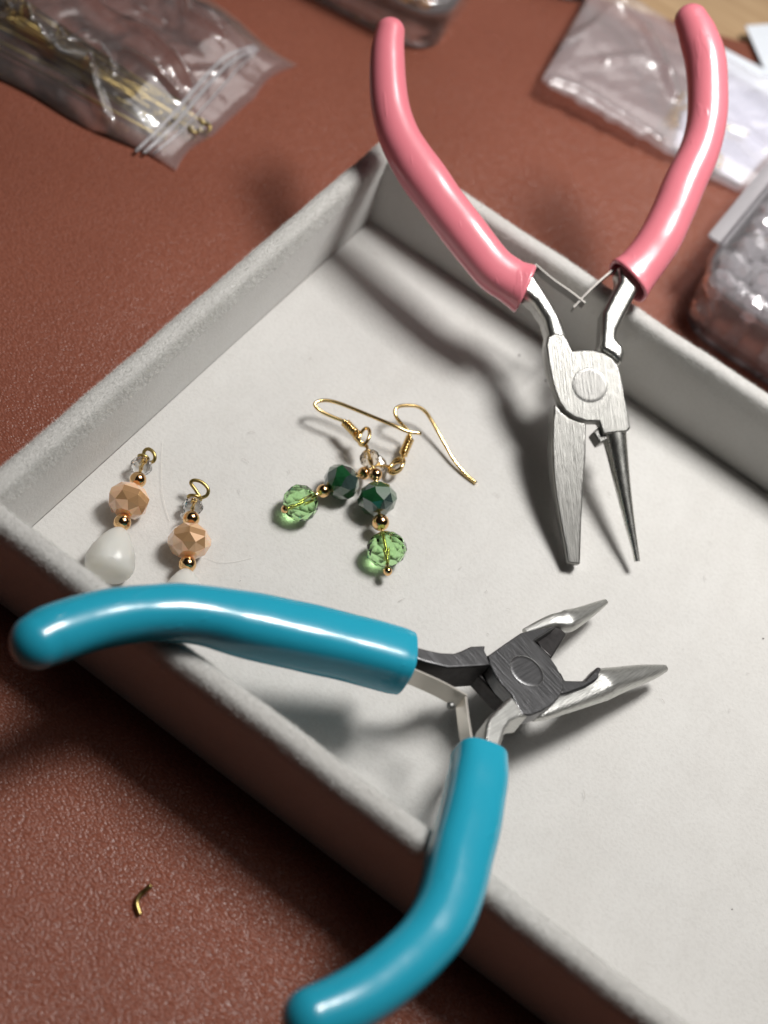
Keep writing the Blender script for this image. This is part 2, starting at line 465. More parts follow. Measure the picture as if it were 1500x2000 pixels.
def rim_samples(N, side):
    a, b, nm = side
    z = WPa[:, 1]; ok = (np.minimum(z[:-1], z[1:]) > 13.5)
    wgt = seglen*ok*np.where(z[:-1] > TH-2.2, 2.3, .9)
    if nm == 'front': wgt *= 1.0
    idx = rng.choice(len(seglen), N, p=wgt/wgt.sum()); f = rng.random(N)
    pr = WPa[idx]+(WPa[idx+1]-WPa[idx])*f[:, None]; dd = WPa[idx+1]-WPa[idx]
    nn = np.stack([-dd[:, 1], dd[:, 0]], 1); nn /= np.linalg.norm(nn, axis=1)[:, None]
    t = rng.random(N)
    if nm in ('front', 'back'): t = t if nm == 'front' else t
    P = np.zeros((N, 3)); Q = np.zeros((N, 3))
    ax = np.where(True, 0, 0)
    def cn(o, s): return (np.where(s[0] < 0, -o, TI_X+o), np.where(s[1] > 0, o, -TI_Y-o))
    x0, y0 = cn(pr[:, 0], a); x1, y1 = cn(pr[:, 0], b)
    P[:, 0] = x0+(x1-x0)*t; P[:, 1] = y0+(y1-y0)*t; P[:, 2] = pr[:, 1]
    out = {'left': (-1, 0), 'right': (1, 0), 'front': (0, -1), 'back': (0, 1)}[nm]
    Q[:, 0] = out[0]*nn[:, 0]; Q[:, 1] = out[1]*nn[:, 0]; Q[:, 2] = nn[:, 1]
    # same wobble as the wall mesh
    s = t*60; wob = .11*np.sin(s*.55+a[0])+.06*np.sin(s*1.3+2*a[1]); wob *= np.clip(np.minimum(s, 60-s)/6, 0, 1)
    top = np.clip((P[:, 2]-8)/10, 0, 1); P[:, 2] += wob*.6*top
    if nm in ('front', 'back'): P[:, 1] += wob*top*.7
    else: P[:, 0] += wob*top*.7
    return P, Q
Ps = []; Qs = []
for sd, N in zip(sides, (110000, 200000, 0, 80000)):
    if N:
        p_, q_ = rim_samples(N, sd); Ps.append(p_); Qs.append(q_)
P_ = np.concatenate(Ps); Q_ = np.concatenate(Qs)
fibres(len(P_), P_, Q_, .25, .65, .013, .5, 'velvet_pile')
NF = 150000
Pf = np.stack([rng.uniform(1, 150, NF), rng.uniform(-TI_Y+1, -1, NF), np.zeros(NF)], 1)
Pf[:, 2] = .10*np.sin(Pf[:, 0]*.12+1)*np.sin(Pf[:, 1]*.09)
fibres(NF, Pf, np.tile([0, 0, 1.], (NF, 1)), .10, .26, .016, .9, 'floor_nap')

# ------------------------------------------------------------------ pliers tools
class Frame:
    """a tool lying in the plane z = a x + b y + c; local y runs from the pivot towards the handles"""
    def __init__(s, a, b, c, piv, back):
        s.n = nrm([-a, -b, 1]); s.P0 = v3(0, 0, c)
        s.O = unpl(*piv, s.P0, s.n); e = unpl(*back, s.P0, s.n)-s.O
        s.ey = nrm(e); s.ex = np.cross(s.ey, s.n)
    def at(s, u, v, zl=0.): return unpl(u, v, s.P0+s.n*zl, s.n)
    def rot(s): return [s.ex, s.ey, s.n]

def prism(fr, pts, z1, z0, taper=None):
    """traced outline on the plane at z1, extruded down to z0 along the tool's normal"""
    top = [fr.at(u, v, z1) for u, v in pts]; n = len(pts)
    V = list(top)
    for p in top:
        zz = z0
        if taper:                 # (local y near, local y far, far z0, far z1)
            y = (p-fr.O)@fr.ey; t = min(1, max(0, (y-taper[0])/(taper[1]-taper[0]))); zz = z0+(taper[2]-z0)*t
        V.append(p-fr.n*(z1-zz))
    F = [list(range(n)), [2*n-1-i for i in range(n)]]+[[i, (i+1) % n, n+(i+1) % n, n+i] for i in range(n)]
    return V, F
def bevelled(name, V, F, mat, root, w=.3, seg=2, ang=35, parent=None):
    o = mesh_obj(name, V, F, mat, root, smooth=True, parent=parent)
    m = o.modifiers.new('bevel', 'BEVEL'); m.width = w*MM; m.segments = seg; m.limit_method = 'ANGLE'; m.angle_limit = math.radians(ang)
    m.harden_normals = False; m.use_clamp_overlap = True
    o.data.set_sharp_from_angle(angle=math.radians(50))
    return o
from mathutils import noise as _mn
def mn0(v): return _mn.noise(Vector(v))
def sweep(fr, path, kz=1.0, n=8, seg=40, ex0=2.0, ex1=2.0, collar=True, tipcap=True, zoff=0.0, grow=None, collar_tilt=0.0):
    """path: (u, v, width px) from the far tip to the collar; superellipse section"""
    C = []; 
    for u, v, wpx in path:
        P = fr.at(u, v, zoff); C.append([*P, wpx/2*depth(P)/FPX])
    Q = catmull(C, n); P = Q[:, :3]; R = Q[:, 3]
    T = np.gradient(P, axis=0); T -= (T@fr.n)[:, None]*fr.n; T /= np.linalg.norm(T, axis=1)[:, None]
    m = len(P); rows = []
    L = np.r_[0, np.cumsum(np.linalg.norm(np.diff(P, axis=0), axis=1))]
    if tipcap:
        for k in range(9):
            t = PI/2*k/9; rows.append((P[0]-T[0]*R[0]*.95*math.cos(t), T[0], R[0]*math.sin(t)+1e-3, 0.))
    for i in range(m): rows.append((P[i], T[i], R[i], L[i]/L[-1]))
    if collar:
        for dt, sc in ((.25, .995), (.45, .965), (.55, .92), (.50, .86), (.2, .82), (-2.0, .78), (-5, .7)):
            rows.append((P[-1]+T[-1]*dt, T[-1], R[-1]*sc, 1.))
    V = []; F = []
    for (p, t, r, f) in rows:
        B = np.cross(fr.n, t); ex = ex0+(ex1-ex0)*f
        kzz = kz if np.isscalar(kz) else kz[0]+(kz[1]-kz[0])*f
        for k in range(seg):
            a = 2*PI*k/seg; c, s = math.cos(a), math.sin(a)
            r_ = r*(1+.030*mn0((p+B*c*3)*.16)); x = math.copysign(abs(c)**(2/ex), c)*r_; z = math.copysign(abs(s)**(2/ex), s)*r_*kzz
            sh = collar_tilt*f**12*x
            V.append(p+B*x+fr.n*z+t*sh)
    for i in range(len(rows)-1):
        for k in range(seg):
            F.append([i*seg+k, i*seg+(k+1) % seg, (i+1)*seg+(k+1) % seg, (i+1)*seg+k])
    F.append(list(range(seg))[::-1]); F.append([(len(rows)-1)*seg+k for k in range(seg)])
    return V, F
def strip(fr, pts, h, th, zc=0.0):
    """leaf spring: a ribbon standing across the tool's plane"""
    P = catmull([fr.at(u, v, zc) for u, v in pts], 5); V = []; F = []
    T = np.gradient(P, axis=0); T /= np.linalg.norm(T, axis=1)[:, None]
    for p, t in zip(P, T):
        B = np.cross(fr.n, t)
        for a, b in ((-1, -1), (1, -1), (1, 1), (-1, 1)): V.append(p+B*a*th/2+fr.n*b*h/2)
    for i in range(len(P)-1):
        for k in range(4): F.append([i*4+k, i*4+(k+1) % 4, (i+1)*4+(k+1) % 4, (i+1)*4+k])
    F.append([0, 1, 2, 3]); F.append([(len(P)-1)*4+k for k in range(4)])
    return V, F

# ------------------------------------------------------------------ pink pliers
fp = Frame(-.13, .46, 31.0, (1152, 752), (1070, 60))
pp = empty('pliers', fp.O, 'pink-handled round nose pliers leaning on the back wall of the tray', 'pliers', rot=fp.rot())
Z3 = lambda pts: [(900+x/2.94, 480+y/2.94) for x, y in pts]
left = [(762, 62, 58), (757, 101, 66), (757, 160, 72), (764, 218, 76), (780, 269, 80), (801, 307, 84), (827, 345, 90), (858, 390, 87), (896, 439, 86), (931, 485, 85), (965, 525, 84), (1000, 549, 86), (1023, 563, 96)]
right = [(1350, 40, 66), (1364, 72, 76), (1378, 120, 79), (1383, 190, 78), (1378, 250, 77), (1362, 305, 78), (1338, 355, 82), (1316, 408, 83), (1292, 460, 84), (1267, 500, 84), (1243, 530, 88), (1228, 547, 98)]
mesh_obj('handle_grip', *sweep(fp, left, (1.0, .95), 8, 40, 2.0, 2.6, collar_tilt=-.12), PINK, pp)
mesh_obj('handle_grip', *sweep(fp, right, (1.0, .95), 8, 40, 2.0, 2.6, collar_tilt=.12), PINK, pp)
halfA = Z3([(500, 520), (545, 498), (590, 508), (612, 540), (640, 605), (700, 595), (760, 597), (820, 615), (870, 645), (905, 690), (925, 770), (942, 860), (960, 950), (976, 1045), (955, 1068), (870, 1076), (818, 1083), (795, 1010), (720, 1008), (650, 985), (600, 950), (566, 900), (535, 820), (508, 700), (490, 570)])
bevelled('lever_half', *prism(fp, halfA, 3.0, -.05), STEEL_P, pp, .35, 3)
armA = Z3([(220, 100), (370, 60), (445, 190), (530, 325), (572, 400), (605, 490), (632, 600), (600, 700), (540, 800), (508, 700), (490, 570), (500, 500), (478, 420), (420, 330), (310, 240)])
STEEL_S = m_steel('shank_steel', (.50, .495, .47), .30, (1, .08, 1), .3, .6, 3200)
bevelled('lever_shank', *prism(fp, armA, 2.85, -3.0), STEEL_S, pp, 1.35, 5)
halfB = Z3([(900, 110), (1050, 110), (1040, 215), (990, 310), (943, 400), (903, 480), (892, 530), (935, 575), (942, 612), (925, 682), (870, 632), (800, 592), (808, 520), (818, 380), (868, 280), (915, 200)])
bevelled('lever_half', *prism(fp, halfB, 2.95, -3.0), STEEL_S, pp, 1.0, 5)
disk = [(1152+46*math.cos(t*PI/12), 752+50*math.sin(t*PI/12)) for t in range(24)]
bevelled('lap_joint', *prism(fp, disk, -.1, -3.0), STEEL_P, pp, .3, 2)
jawL = Z3([(540, 905), (575, 950), (625, 990), (680, 1010), (720, 1018), (718, 1200), (703, 1400), (693, 1600), (686, 1830), (612, 1822), (593, 1700), (570, 1580), (546, 1440), (530, 1300), (524, 1150), (528, 1000)])
bevelled('flat_jaw', *prism(fp, jawL, 2.9, -3.0, (-8, -31, 0.4)), STEEL_P, pp, .35, 3)
jawR = [(900+a/2.94, 480+b/2.94, w_/2.94) for a, b, w_ in ((1013, 1813, 34), (1000, 1740, 40), (975, 1620, 58), (950, 1490, 76), (928, 1370, 94), (905, 1240, 114), (884, 1120, 136), (878, 1070, 142))]
mesh_obj('round_jaw', *sweep(fp, jawR, 1.0, 4, 28, collar=False, tipcap=False, zoff=.6), STEEL_PJ, pp, sharp=50)
blk = Z3([(760, 1068), (800, 1035), (900, 1060), (955, 1062), (948, 1095), (870, 1100), (800, 1135)])
bevelled('jaw_root', *prism(fp, blk, 2.0, -3.0), STEEL_P, pp, .3, 2)
def disc(fr, u, v, rpx, z1, z0):
    c = fr.at(u, v, z1); r = rpx*depth(c)/FPX
    return lathe([(r*.2, 0), (r*.8, 0), (r-.12, 0), (r-.03, -.03), (r, -.10), (r, z0-z1)], c, fr.n, 40), r, c
(rv, rf), rr_, rc_ = disc(fp, 1152, 752, 34.5, 3.035, 2.5)
STEEL_RP = m_steel('rivet_steel', (.25, .245, .235), .38, (1, .05, 1), -.25, .9, 4200)
mesh_obj('rivet', rv, rf, STEEL_RP, pp, sharp=40)
def groove(fr, r, c, mat, root):
    P = [c-fr.n*.03+(fr.ex*math.cos(t)+fr.ey*math.sin(t))*(r+.02) for t in np.linspace(0, 2*PI, 49)]
    V, F = tube(P, .045, 6, False); mesh_obj('rivet_seam', V, F, mat, root)
SEAM = m_metal('dark_seam_steel', (.25, .25, .24), .5)
groove(fp, rr_, rc_, SEAM, pp)
s3 = Z3([(420, 120), (520, 205), (620, 275), (706, 342)]); s4 = Z3([(880, 140), (800, 205), (720, 280), (640, 366)])
mesh_obj('leaf_spring', *strip(fp, s3, 3.4, .35, -.2), SPRING, pp, smooth=False)
mesh_obj('leaf_spring', *strip(fp, s4, 3.0, .35, -.2), SPRING, pp, smooth=False)

# ------------------------------------------------------------------ blue pliers
fb = Frame(-.04, -.27, -5.6, (1030, 1312), (640, 1560))
bp = empty('pliers', fb.O, 'blue-handled long nose pliers lying across the front wall of the tray', 'pliers', rot=fb.rot())
Z7 = lambda pts: [(x/1.786, 1100+y/1.786, w_/1.786) for x, y, w_ in pts]
Z8 = lambda pts: [(500+x/1.5, 1400+y/1.5, w_/1.5) for x, y, w_ in pts]
Z6 = lambda pts: [(760+x/2.679, 1150+y/2.679) for x, y in pts]
gl_ = Z7([(128, 275, 196), (190, 245, 210), (325, 202, 205), (460, 179, 198), (600, 172, 196), (710, 183, 200), (835, 209, 216), (980, 240, 222), (1127, 272, 220), (1275, 310, 216), (1370, 336, 214), (1408, 347, 205)])
gb_ = Z8([(160, 885, 178), (255, 845, 186), (365, 780, 184), (470, 690, 182), (535, 605, 188), (574, 505, 190), (594, 425, 190), (612, 350, 188), (633, 258, 178), (648, 175, 168), (652, 120, 160)])
mesh_obj('handle_grip', *sweep(fb, gl_, (1.0, 1.0), 8, 44, 2.0, 2.9, collar_tilt=.0), BLUE, bp)
mesh_obj('handle_grip', *sweep(fb, gb_, (1.0, 1.0), 8, 44, 2.0, 2.9, collar_tilt=.0), BLUE, bp)
plate = Z6([(515, 350), (600, 290), (690, 229), (780, 207), (878, 193), (758, 270), (802, 312), (845, 360), (880, 410), (905, 470), (915, 520), (890, 568), (850, 610), (800, 640), (738, 662), (692, 655), (640, 550), (590, 500), (550, 440), (525, 390)])
bevelled('lever_half', *prism(fb, plate, 2.75, -.02), STEEL_B, bp, .22, 2)
shank = Z6([(527, 663), (640, 553), (735, 664), (690, 666), (640, 692), (610, 742), (592, 802), (570, 882), (555, 980), (470, 960), (498, 800), (512, 700)])
bevelled('lever_shank', *prism(fb, shank, 2.72, -2.75), STEEL_N, bp, .6, 3)
def dark_sides(o, fr):
    o.data.materials.append(FORGED)
    for p in o.data.polygons:
        if p.normal.z < .5: p.material_index = 1
    return o
armB = Z6([(20, 262), (95, 290), (200, 318), (270, 333), (340, 336), (380, 322), (425, 300), (505, 295), (500, 320), (515, 350), (530, 400), (495, 402), (400, 408), (310, 412), (200, 385), (110, 355), (20, 330)])
dark_sides(bevelled('lever_half', *prism(fb, armB, 2.75, -3.3), STEEL_B, bp, .3, 3), fb)
diskB = Z6([(420, 400), (500, 352), (620, 310), (760, 300), (860, 380), (915, 470), (890, 560), (800, 625), (700, 635), (640, 618), (575, 567), (470, 455)])
dj = bevelled('lap_joint', *prism(fb, diskB, -.05, -3.3), FORGED, bp, .3, 2)
jaw2 = Z6([(898, 425), (922, 476), (1018, 478), (1046, 448), (1090, 404), (1114, 408), (1110, 470), (1030, 515), (935, 548), (860, 560)])
bevelled('jaw_root', *prism(fb, jaw2, 2.1, -2.75), STEEL_B, bp, .5, 3)
PW = lambda pts: [(760+x/2.679, 1150+y/2.679, w_/2.679) for x, y, w_ in pts]
nose2 = PW([(1444, 416, 40), (1380, 434, 78), (1300, 452, 110), (1200, 478, 142), (1115, 502, 172), (1085, 520, 158), (1040, 545, 138), (960, 580, 122), (880, 612, 106), (800, 645, 88), (745, 665, 62)])
mesh_obj('nose_jaw', *sweep(fb, nose2, (.9, .8), 4, 28, 2.2, 2.6, collar=False, tipcap=False), STEEL_N, bp, sharp=50)
nose1 = PW([(1133, 68, 30), (1080, 98, 58), (1000, 140, 90), (935, 168, 118), (900, 172, 102), (850, 172, 74), (780, 195, 54), (710, 224, 36)])
mesh_obj('nose_jaw', *sweep(fb, nose1, (.9, .8), 4, 28, 2.2, 2.6, collar=False, tipcap=False, zoff=.6), STEEL_N, bp, sharp=50)
rec = Z6([(765, 262), (880, 190), (930, 236), (850, 362), (800, 316)])
bevelled('cutting_blade', *prism(fb, rec, .6, -2.75), FORGED, bp, .3, 2)
(rv, rf), rr_, rc_ = disc(fb, 1029, 1310, 36, 2.785, 2.3)
def oval_disc(fr, cu, cv, pts, z1, z0):
    P = [fr.at(*q, z1) for q in pts]; return P
STEEL_RB = m_steel('dimmed_rivet_steel', (.19, .19, .195), .30, (1, .05, 1), .9, .45, 4200)  # rivet colour darkened like the head, for the same dim reflections
mesh_obj('rivet', rv, rf, STEEL_RB, bp, sharp=40)
groove(fb, rr_, rc_, SEAM, bp)
b1_ = Z6([(60, 435), (140, 468), (260, 522), (384, 590)]); b2_ = Z6([(378, 594), (384, 650), (396, 740), (415, 850)])
SB = m_metal('dull_spring_steel', (.70, .66, .60), .32)
mesh_obj('leaf_spring', *strip(fb, b1_, 3.6, .35, 0.2), SB, bp, smooth=False)
mesh_obj('leaf_spring', *strip(fb, b2_, 3.4, .35, 0.2), SB, bp, smooth=False)
pc = fb.at(760+322/2.679, 1150+612/2.679, 0.0)
mesh_obj('spring_pin', *lathe([(.01, -.5), (.55, -.5), (.62, -.3), (.62, .3), (.5, .45), (.01, .5)], pc, nrm(fb.ex*.3+fb.ey), 16), SEAM, bp)

# ------------------------------------------------------------------ beads and earrings
PATCH, _p = m_gem('bronze_lustre_coat', (.56, .32, .15), (.66, .39, .20), 1.8); _p.inputs['Metallic'].default_value = .45
PATCHG, _p = m_gem('steel_lustre_coat', (.045, .085, .075), (.09, .13, .125), 1.9); _p.inputs['Metallic'].default_value = .5

def bead_facet(root, name, c, ax, R, H, mat, n=10, spin=.1, mat2=None, d2=None, thr=.6):
    P = placed(rondelle_pts(R, H, n), (0, 0, 0), ax, spin)
    V, F = hull(P); V = np.array(V)+np.asarray(c)
    o = mesh_obj(name, V, F, mat, root, smooth=False)
    if mat2:
        o.data.materials.append(mat2)
        for p in o.data.polygons:
            if any(float(np.array(p.normal)@nrm(d)) > thr for d in d2): p.material_index = 1
    return o
def ball(root, c, R, ax, mat=GOLD, name='gold_bead'):
    prof = [(R*.28, -R*.93)]+[(R*math.cos(t), R*math.sin(t)) for t in np.linspace(-1.22, 1.22, 17)]+[(R*.28, R*.93)]
    return mesh_obj(name, *lathe(prof, np.asarray(c), ax, 28), mat, root)
def mmr(px, P): return px*depth(P)/FPX
Z4 = lambda x, y: (500+x/3.261, 740+y/3.261)
Z5 = lambda x, y: (140+x/4.1667, 840+y/4.1667)
def loop_pts(c, X, Y, rx, ry, a0=0, a1=2*PI, n=26):
    return [c+X*rx*math.cos(t)+Y*ry*math.sin(t) for t in np.linspace(a0, a1, n)]
def camdir(dx, dy, tow=0.0):     # a direction as seen on the table plane
    a = unz(700, 950, 3); b = unz(700+dx*10, 950+dy*10, 3); return nrm(nrm(b-a)+v3(0, 0, tow))

# --- green earring with the S shaped hook on the right (lower one, its chain points left)
g1 = empty('earring', unz(700, 950, 0), 'green bead earring whose chain points left and gold hook bends down right', 'earring')
A = unz(*Z4(283, 790), 3.6); B = unz(*Z4(545, 655), 3.6); ax = nrm(A-B)
bead_facet(g1, 'pale_green_bead', A, ax, 3.45, 3.0, GREEN_G, 9, .2)
bead_facet(g1, 'dark_green_bead', B, ax, 3.45, 3.0, DGREEN, 8, .5, PATCHG, [(-.7, -.5, .5), (.1, .5, .8), (.6, -.2, .8)], .9)
C1 = unz(*Z4(428, 714), 3.4); ball(g1, C1, 1.28, ax)
hd = unz(*Z4(186, 830), 3.3); ball(g1, hd, .78, ax, GOLD, 'pin_head')
c2 = unz(*Z4(690, 600), 2.6); ball(g1, c2, 1.25, ax)
c3 = unz(*Z4(775, 545), 2.4); bead_facet(g1, 'clear_bead', c3, ax, 1.9, 1.5, SMOKE_G, 8, .2)
lp = unz(*Z4(900, 545), 2.8)
mesh_obj('eye_pin', *tube([hd, A, C1, B, c2, c3, unz(*Z4(850, 560), 2.5)], .32, 8), GOLDW, g1)
mesh_obj('eye_loop', *tube(loop_pts(lp, camdir(.5, -1), camdir(1, .5, .9), 1.75, 1.35), .34, 10, False), GOLDW, g1)
lp2 = unz(*Z4(890, 565), 2.4)
mesh_obj('hook_ring', *tube(loop_pts(lp2, camdir(1, -.4, .3), camdir(.2, 1, .2), 1.45, 1.2), .36, 10, False), GOLDW, g1)
def coil(root, a, b, R, turns, wr=.27):
    ax = nrm(b-a); X, Y, _ = frame_from_axis(ax); n = turns*14
    P = [a+(b-a)*(k/n)+R*(X*math.cos(2*PI*k/14)+Y*math.sin(2*PI*k/14)) for k in range(n+1)]
    mesh_obj('hook_coil', *tube(P, wr, 8), GOLDW, root)
coil(g1, unz(*Z4(935, 485), 2.6), unz(*Z4(984, 372), 3.2), .68, 6)
h1 = [(915, 530, 2.6), (935, 485, 2.6), (960, 430, 2.9), (982, 375, 3.2), (968, 330, 3.6), (930, 290, 4.2), (898, 250, 5.0), (884, 215, 5.4), (895, 185, 5.6), (940, 170, 5.4), (1020, 174, 5.0), (1075, 205, 4.4), (1115, 260, 3.6), (1165, 350, 2.6), (1215, 440, 1.8), (1262, 520, 1.2), (1330, 602, .7), (1402, 664, .5)]
mesh_obj('ear_hook', *tube([unz(*Z4(x, y), z) for x, y, z in h1], .36, 10, True, 5), GOLDW, g1)

# --- green earring with the long hook on the left, chain pointing down, on top
g2 = empty('earring', unz(740, 1000, 0), 'green bead earring whose chain points down and gold hook lies to the upper left', 'earring')
A = unz(*Z4(830, 1085), 3.6); B = unz(*Z4(772, 765), 3.9); ax = nrm(A-B)
bead_facet(g2, 'pale_green_bead', A, ax, 3.75, 3.0, GREEN_G, 9, .0)
bead_facet(g2, 'dark_green_bead', B, ax, 3.65, 3.0, DGREEN, 8, .3, PATCHG, [(-.7, -.4, .5), (.8, -.3, .5), (0, -.9, .4)], .93)
C1 = unz(*Z4(793, 915), 3.7); ball(g2, C1, 1.6, ax)
hd = unz(*Z4(838, 1225), 2.9); ball(g2, hd, .85, ax, GOLD, 'pin_head')
c2 = unz(*Z4(762, 610), 4.8); ball(g2, c2, 1.25, ax)
c3 = unz(*Z4(722, 505), 5.3); bead_facet(g2, 'clear_bead', c3, nrm(c3-c2), 1.95, 1.55, SMOKE_G, 8, .1)
lp = unz(*Z4(690, 368), 5.4)
mesh_obj('eye_pin', *tube([hd, A, C1, B, c2, c3, unz(*Z4(706, 425), 5.2)], .32, 8), GOLDW, g2)
mesh_obj('eye_loop', *tube(loop_pts(lp, camdir(.1, -1), camdir(1, .1, 1.2), 1.95, 1.25), .34, 10, False), GOLDW, g2)
lp2 = unz(*Z4(662, 400), 4.6)
mesh_obj('hook_ring', *tube(loop_pts(lp2, camdir(1, .8), camdir(-.6, 1, 1.6), 1.35, 1.1), .36, 10, False), GOLDW, g2)
coil(g2, unz(*Z4(640, 350), 4.6), unz(*Z4(566, 275), 4.4), .68, 6)
h2 = [(652, 385, 4.6), (640, 350, 4.6), (600, 310, 4.5), (562, 272, 4.4), (500, 247, 4.4), (435, 218, 4.5), (392, 190, 4.7), (374, 162, 4.9), (398, 143, 5.0), (450, 137, 5.1), (520, 152, 5.2), (620, 190, 5.4), (760, 248, 5.8), (880, 298, 6.2), (965, 335, 6.0), (1050, 347, 5.8)]
mesh_obj('ear_hook', *tube([unz(*Z4(x, y), z) for x, y, z in h2], .36, 10, True, 5), GOLDW, g2)

# --- peach pendants
def teardrop(root, top, ax, L, R):
    """faceted frosted drop from its narrow top down"""
    prof = [(.16, 0), (.30, .05), (.46, .13), (.62, .24), (.78, .38), (.91, .52), (.99, .65), (1.0, .74), (.94, .84), (.80, .92), (.58, .975), (.30, 1.0)]
    P = np.array(placed([(R*r*math.cos(t), R*r*math.sin(t), L*h) for r, h in prof for t in np.linspace(0, 2*PI, 29)[:-1]], (0, 0, 0), ax, .15))
    c = nrm(ax)*L*.70           # flat polished facets ground on the belly of the drop
    for d in ((.25, -.30, .92), (-.75, -.1, .6), (.8, .15, .4), (-.2, .75, .6), (0, -.9, .3), (.1, .2, -1)):
        d = nrm(nrm(d)-(nrm(d)@nrm(ax))*nrm(ax)); e = (P-c)@d-R*.91; P = P-np.clip(e, 0, None)[:, None]*d
    V, F = hull(P); V = np.array(V)+top
    return mesh_obj('frosted_drop', V, F, FROST, root, smooth=True, sharp=30)
pa = empty('bead_pendant', unz(250, 1000, 0), 'peach bead and frosted teardrop pendant nearest the left wall of the tray', 'pendant')
cl = unz(*Z5(568, 292), 2.6); g_a = unz(*Z5(540, 405), 3.0); pe = unz(*Z5(462, 575), 3.6); g_b = unz(*Z5(412, 752), 3.5); tp = unz(*Z5(398, 805), 3.6); bt = unz(*Z5(255, 1260), 4.2)
ax = nrm(g_b-g_a)
bead_facet(pa, 'clear_bead', cl, nrm(cl-g_a), 2.0, 1.5, CLEAR_G, 8, .2); ball(pa, g_a, 1.5, ax); bead_facet(pa, 'peach_bead', pe, ax, 3.75, 3.0, PEACH, 8, .35, PATCH, [(.3, -.35, .9), (-.1, -.25, .95), (.75, 0, .6)], .91); ball(pa, g_b, 1.55, ax)
teardrop(pa, tp, nrm(bt-tp), 10.2, 4.3)
mesh_obj('eye_pin', *tube([bt*.05+tp*.95, g_b, pe, g_a, cl, unz(*Z5(600, 225), 2.6)], .3, 8), GOLDW, pa)
mesh_obj('eye_loop', *tube(loop_pts(unz(*Z5(632, 208), 2.9), camdir(.75, .8), camdir(1, -.8, 1.0), 1.35, 1.0), .33, 10, False), BRASS, pa)
mesh_obj('wire_wrap', *tube(loop_pts(unz(*Z5(585, 225), 2.6), camdir(1, .35), v3(0, 0, 1), .9, .7), .3, 8, False), BRASS, pa)
pb = empty('bead_pendant', unz(370, 1050, 0), 'peach bead pendant farther from the left wall, its teardrop mostly under the blue grip', 'pendant')
cl = unz(*Z5(985, 622), 2.6); g_a = unz(*Z5(972, 722), 3.0); pe = unz(*Z5(958, 905), 3.6); g_b = unz(*Z5(942, 1092), 3.5); tp = unz(*Z5(930, 1140), 3.6); bt = unz(*Z5(880, 1640), 4.2)
ax = nrm(g_b-g_a)
bead_facet(pb, 'clear_bead', cl, nrm(cl-g_a), 1.9, 1.35, CLEAR_G, 8, .0); ball(pb, g_a, 1.5, ax); bead_facet(pb, 'peach_bead', pe, ax, 3.8, 3.0, PEACH, 8, .1, PATCH, [(.0, -.1, .95), (.4, -.45, .8), (-.55, -.3, .7)], .89); ball(pb, g_b, 1.55, ax)
teardrop(pb, tp, nrm(bt-tp), 9.6, 4.05)
mesh_obj('eye_pin', *tube([bt*.05+tp*.95, g_b, pe, g_a, cl, unz(*Z5(1005, 560), 2.8)], .3, 8), GOLDW, pb)
mesh_obj('eye_loop', *tube([unz(*Z5(x, y), z) for x, y, z in ((1045, 545, 2.8), (1010, 490, 3.2), (970, 430, 3.8), (1000, 408, 4.2), (1060, 425, 4.2), (1110, 480, 3.8), (1100, 530, 3.2), (1060, 550, 2.8))], .33, 10, True, 6), BRASS, pb)
mesh_obj('wire_wrap', *tube(loop_pts(unz(*Z5(1000, 553), 2.7), camdir(1, .25), v3(0, 0, 1), 1.15, .8), .3, 8, False), BRASS, pb)

# ------------------------------------------------------------------ small loose bits
o = mesh_obj('wire_offcut', *tube([unz(200+x/7.5, 1680+y/7.5, TZ+z) for x, y, z in ((715, 370, 1.6), (650, 425, 1.3), (585, 480, .9), (530, 540, .7), (505, 610, .55), (510, 680, .5), (535, 760, .5), (552, 800, .5))], .42, 10, True, 5), BRASS, origin=unz(270, 1760, TZ))
tag(o, 'short bent brass wire offcut lying on the dark leather at the lower left', 'wire')
HAIR = m_plain('pale_thread', (.80, .77, .72), .5)
def thread(pts, label, r=.022):
    P = [unz(x, y, z) for x, y, z in pts]; o = mesh_obj('loose_thread', *tube(P, r, 5, True, 8), HAIR, origin=P[0]); tag(o, label, 'thread')
thread([(318, 860, .4), (316, 900, .5), (317, 950, .6), (322, 985, .5), (332, 1020, .4)], 'fine pale thread lying on the velvet between the two peach pendants')
thread([(400, 1088, .4), (430, 1097, .5), (462, 1096, .4), (494, 1088, .4)], 'fine curved thread on the velvet right of the peach beads')
SPK = m_metal('tiny_glitter', (.9, .9, .9), .2)
DOT = m_plain('dark_speck', (.05, .02, .03), .6)
for i, (u, v, m_, r, lb) in enumerate(((469, 1134, SPK, .16, 'silvery glitter speck above the blue grip'), (762, 597, SPK, .16, 'tiny bright speck in the shadow of the left pink grip'),
                                   (1066, 743, DOT, .22, 'dark speck on the velvet left of the pink pliers joint'), (1014, 694, DOT, .22, 'dark speck on the velvet beside the pink pliers neck'),
                                   (1491, 1247, DOT, .16, 'dark speck on the velvet at the right edge'), (1430, 1776, DOT, .12, 'dark speck on the velvet at the lower right'))):
    P = unz(u, v, .15); Vv, Ff = lathe([(r*.3, -r*.6), (r, -.1*r), (r*.8, r*.4), (r*.2, r*.6)], P, (.3, .2, 1), 6)
    tag(mesh_obj('speck', Vv, Ff, m_, origin=P, smooth=False), lb, 'speck')
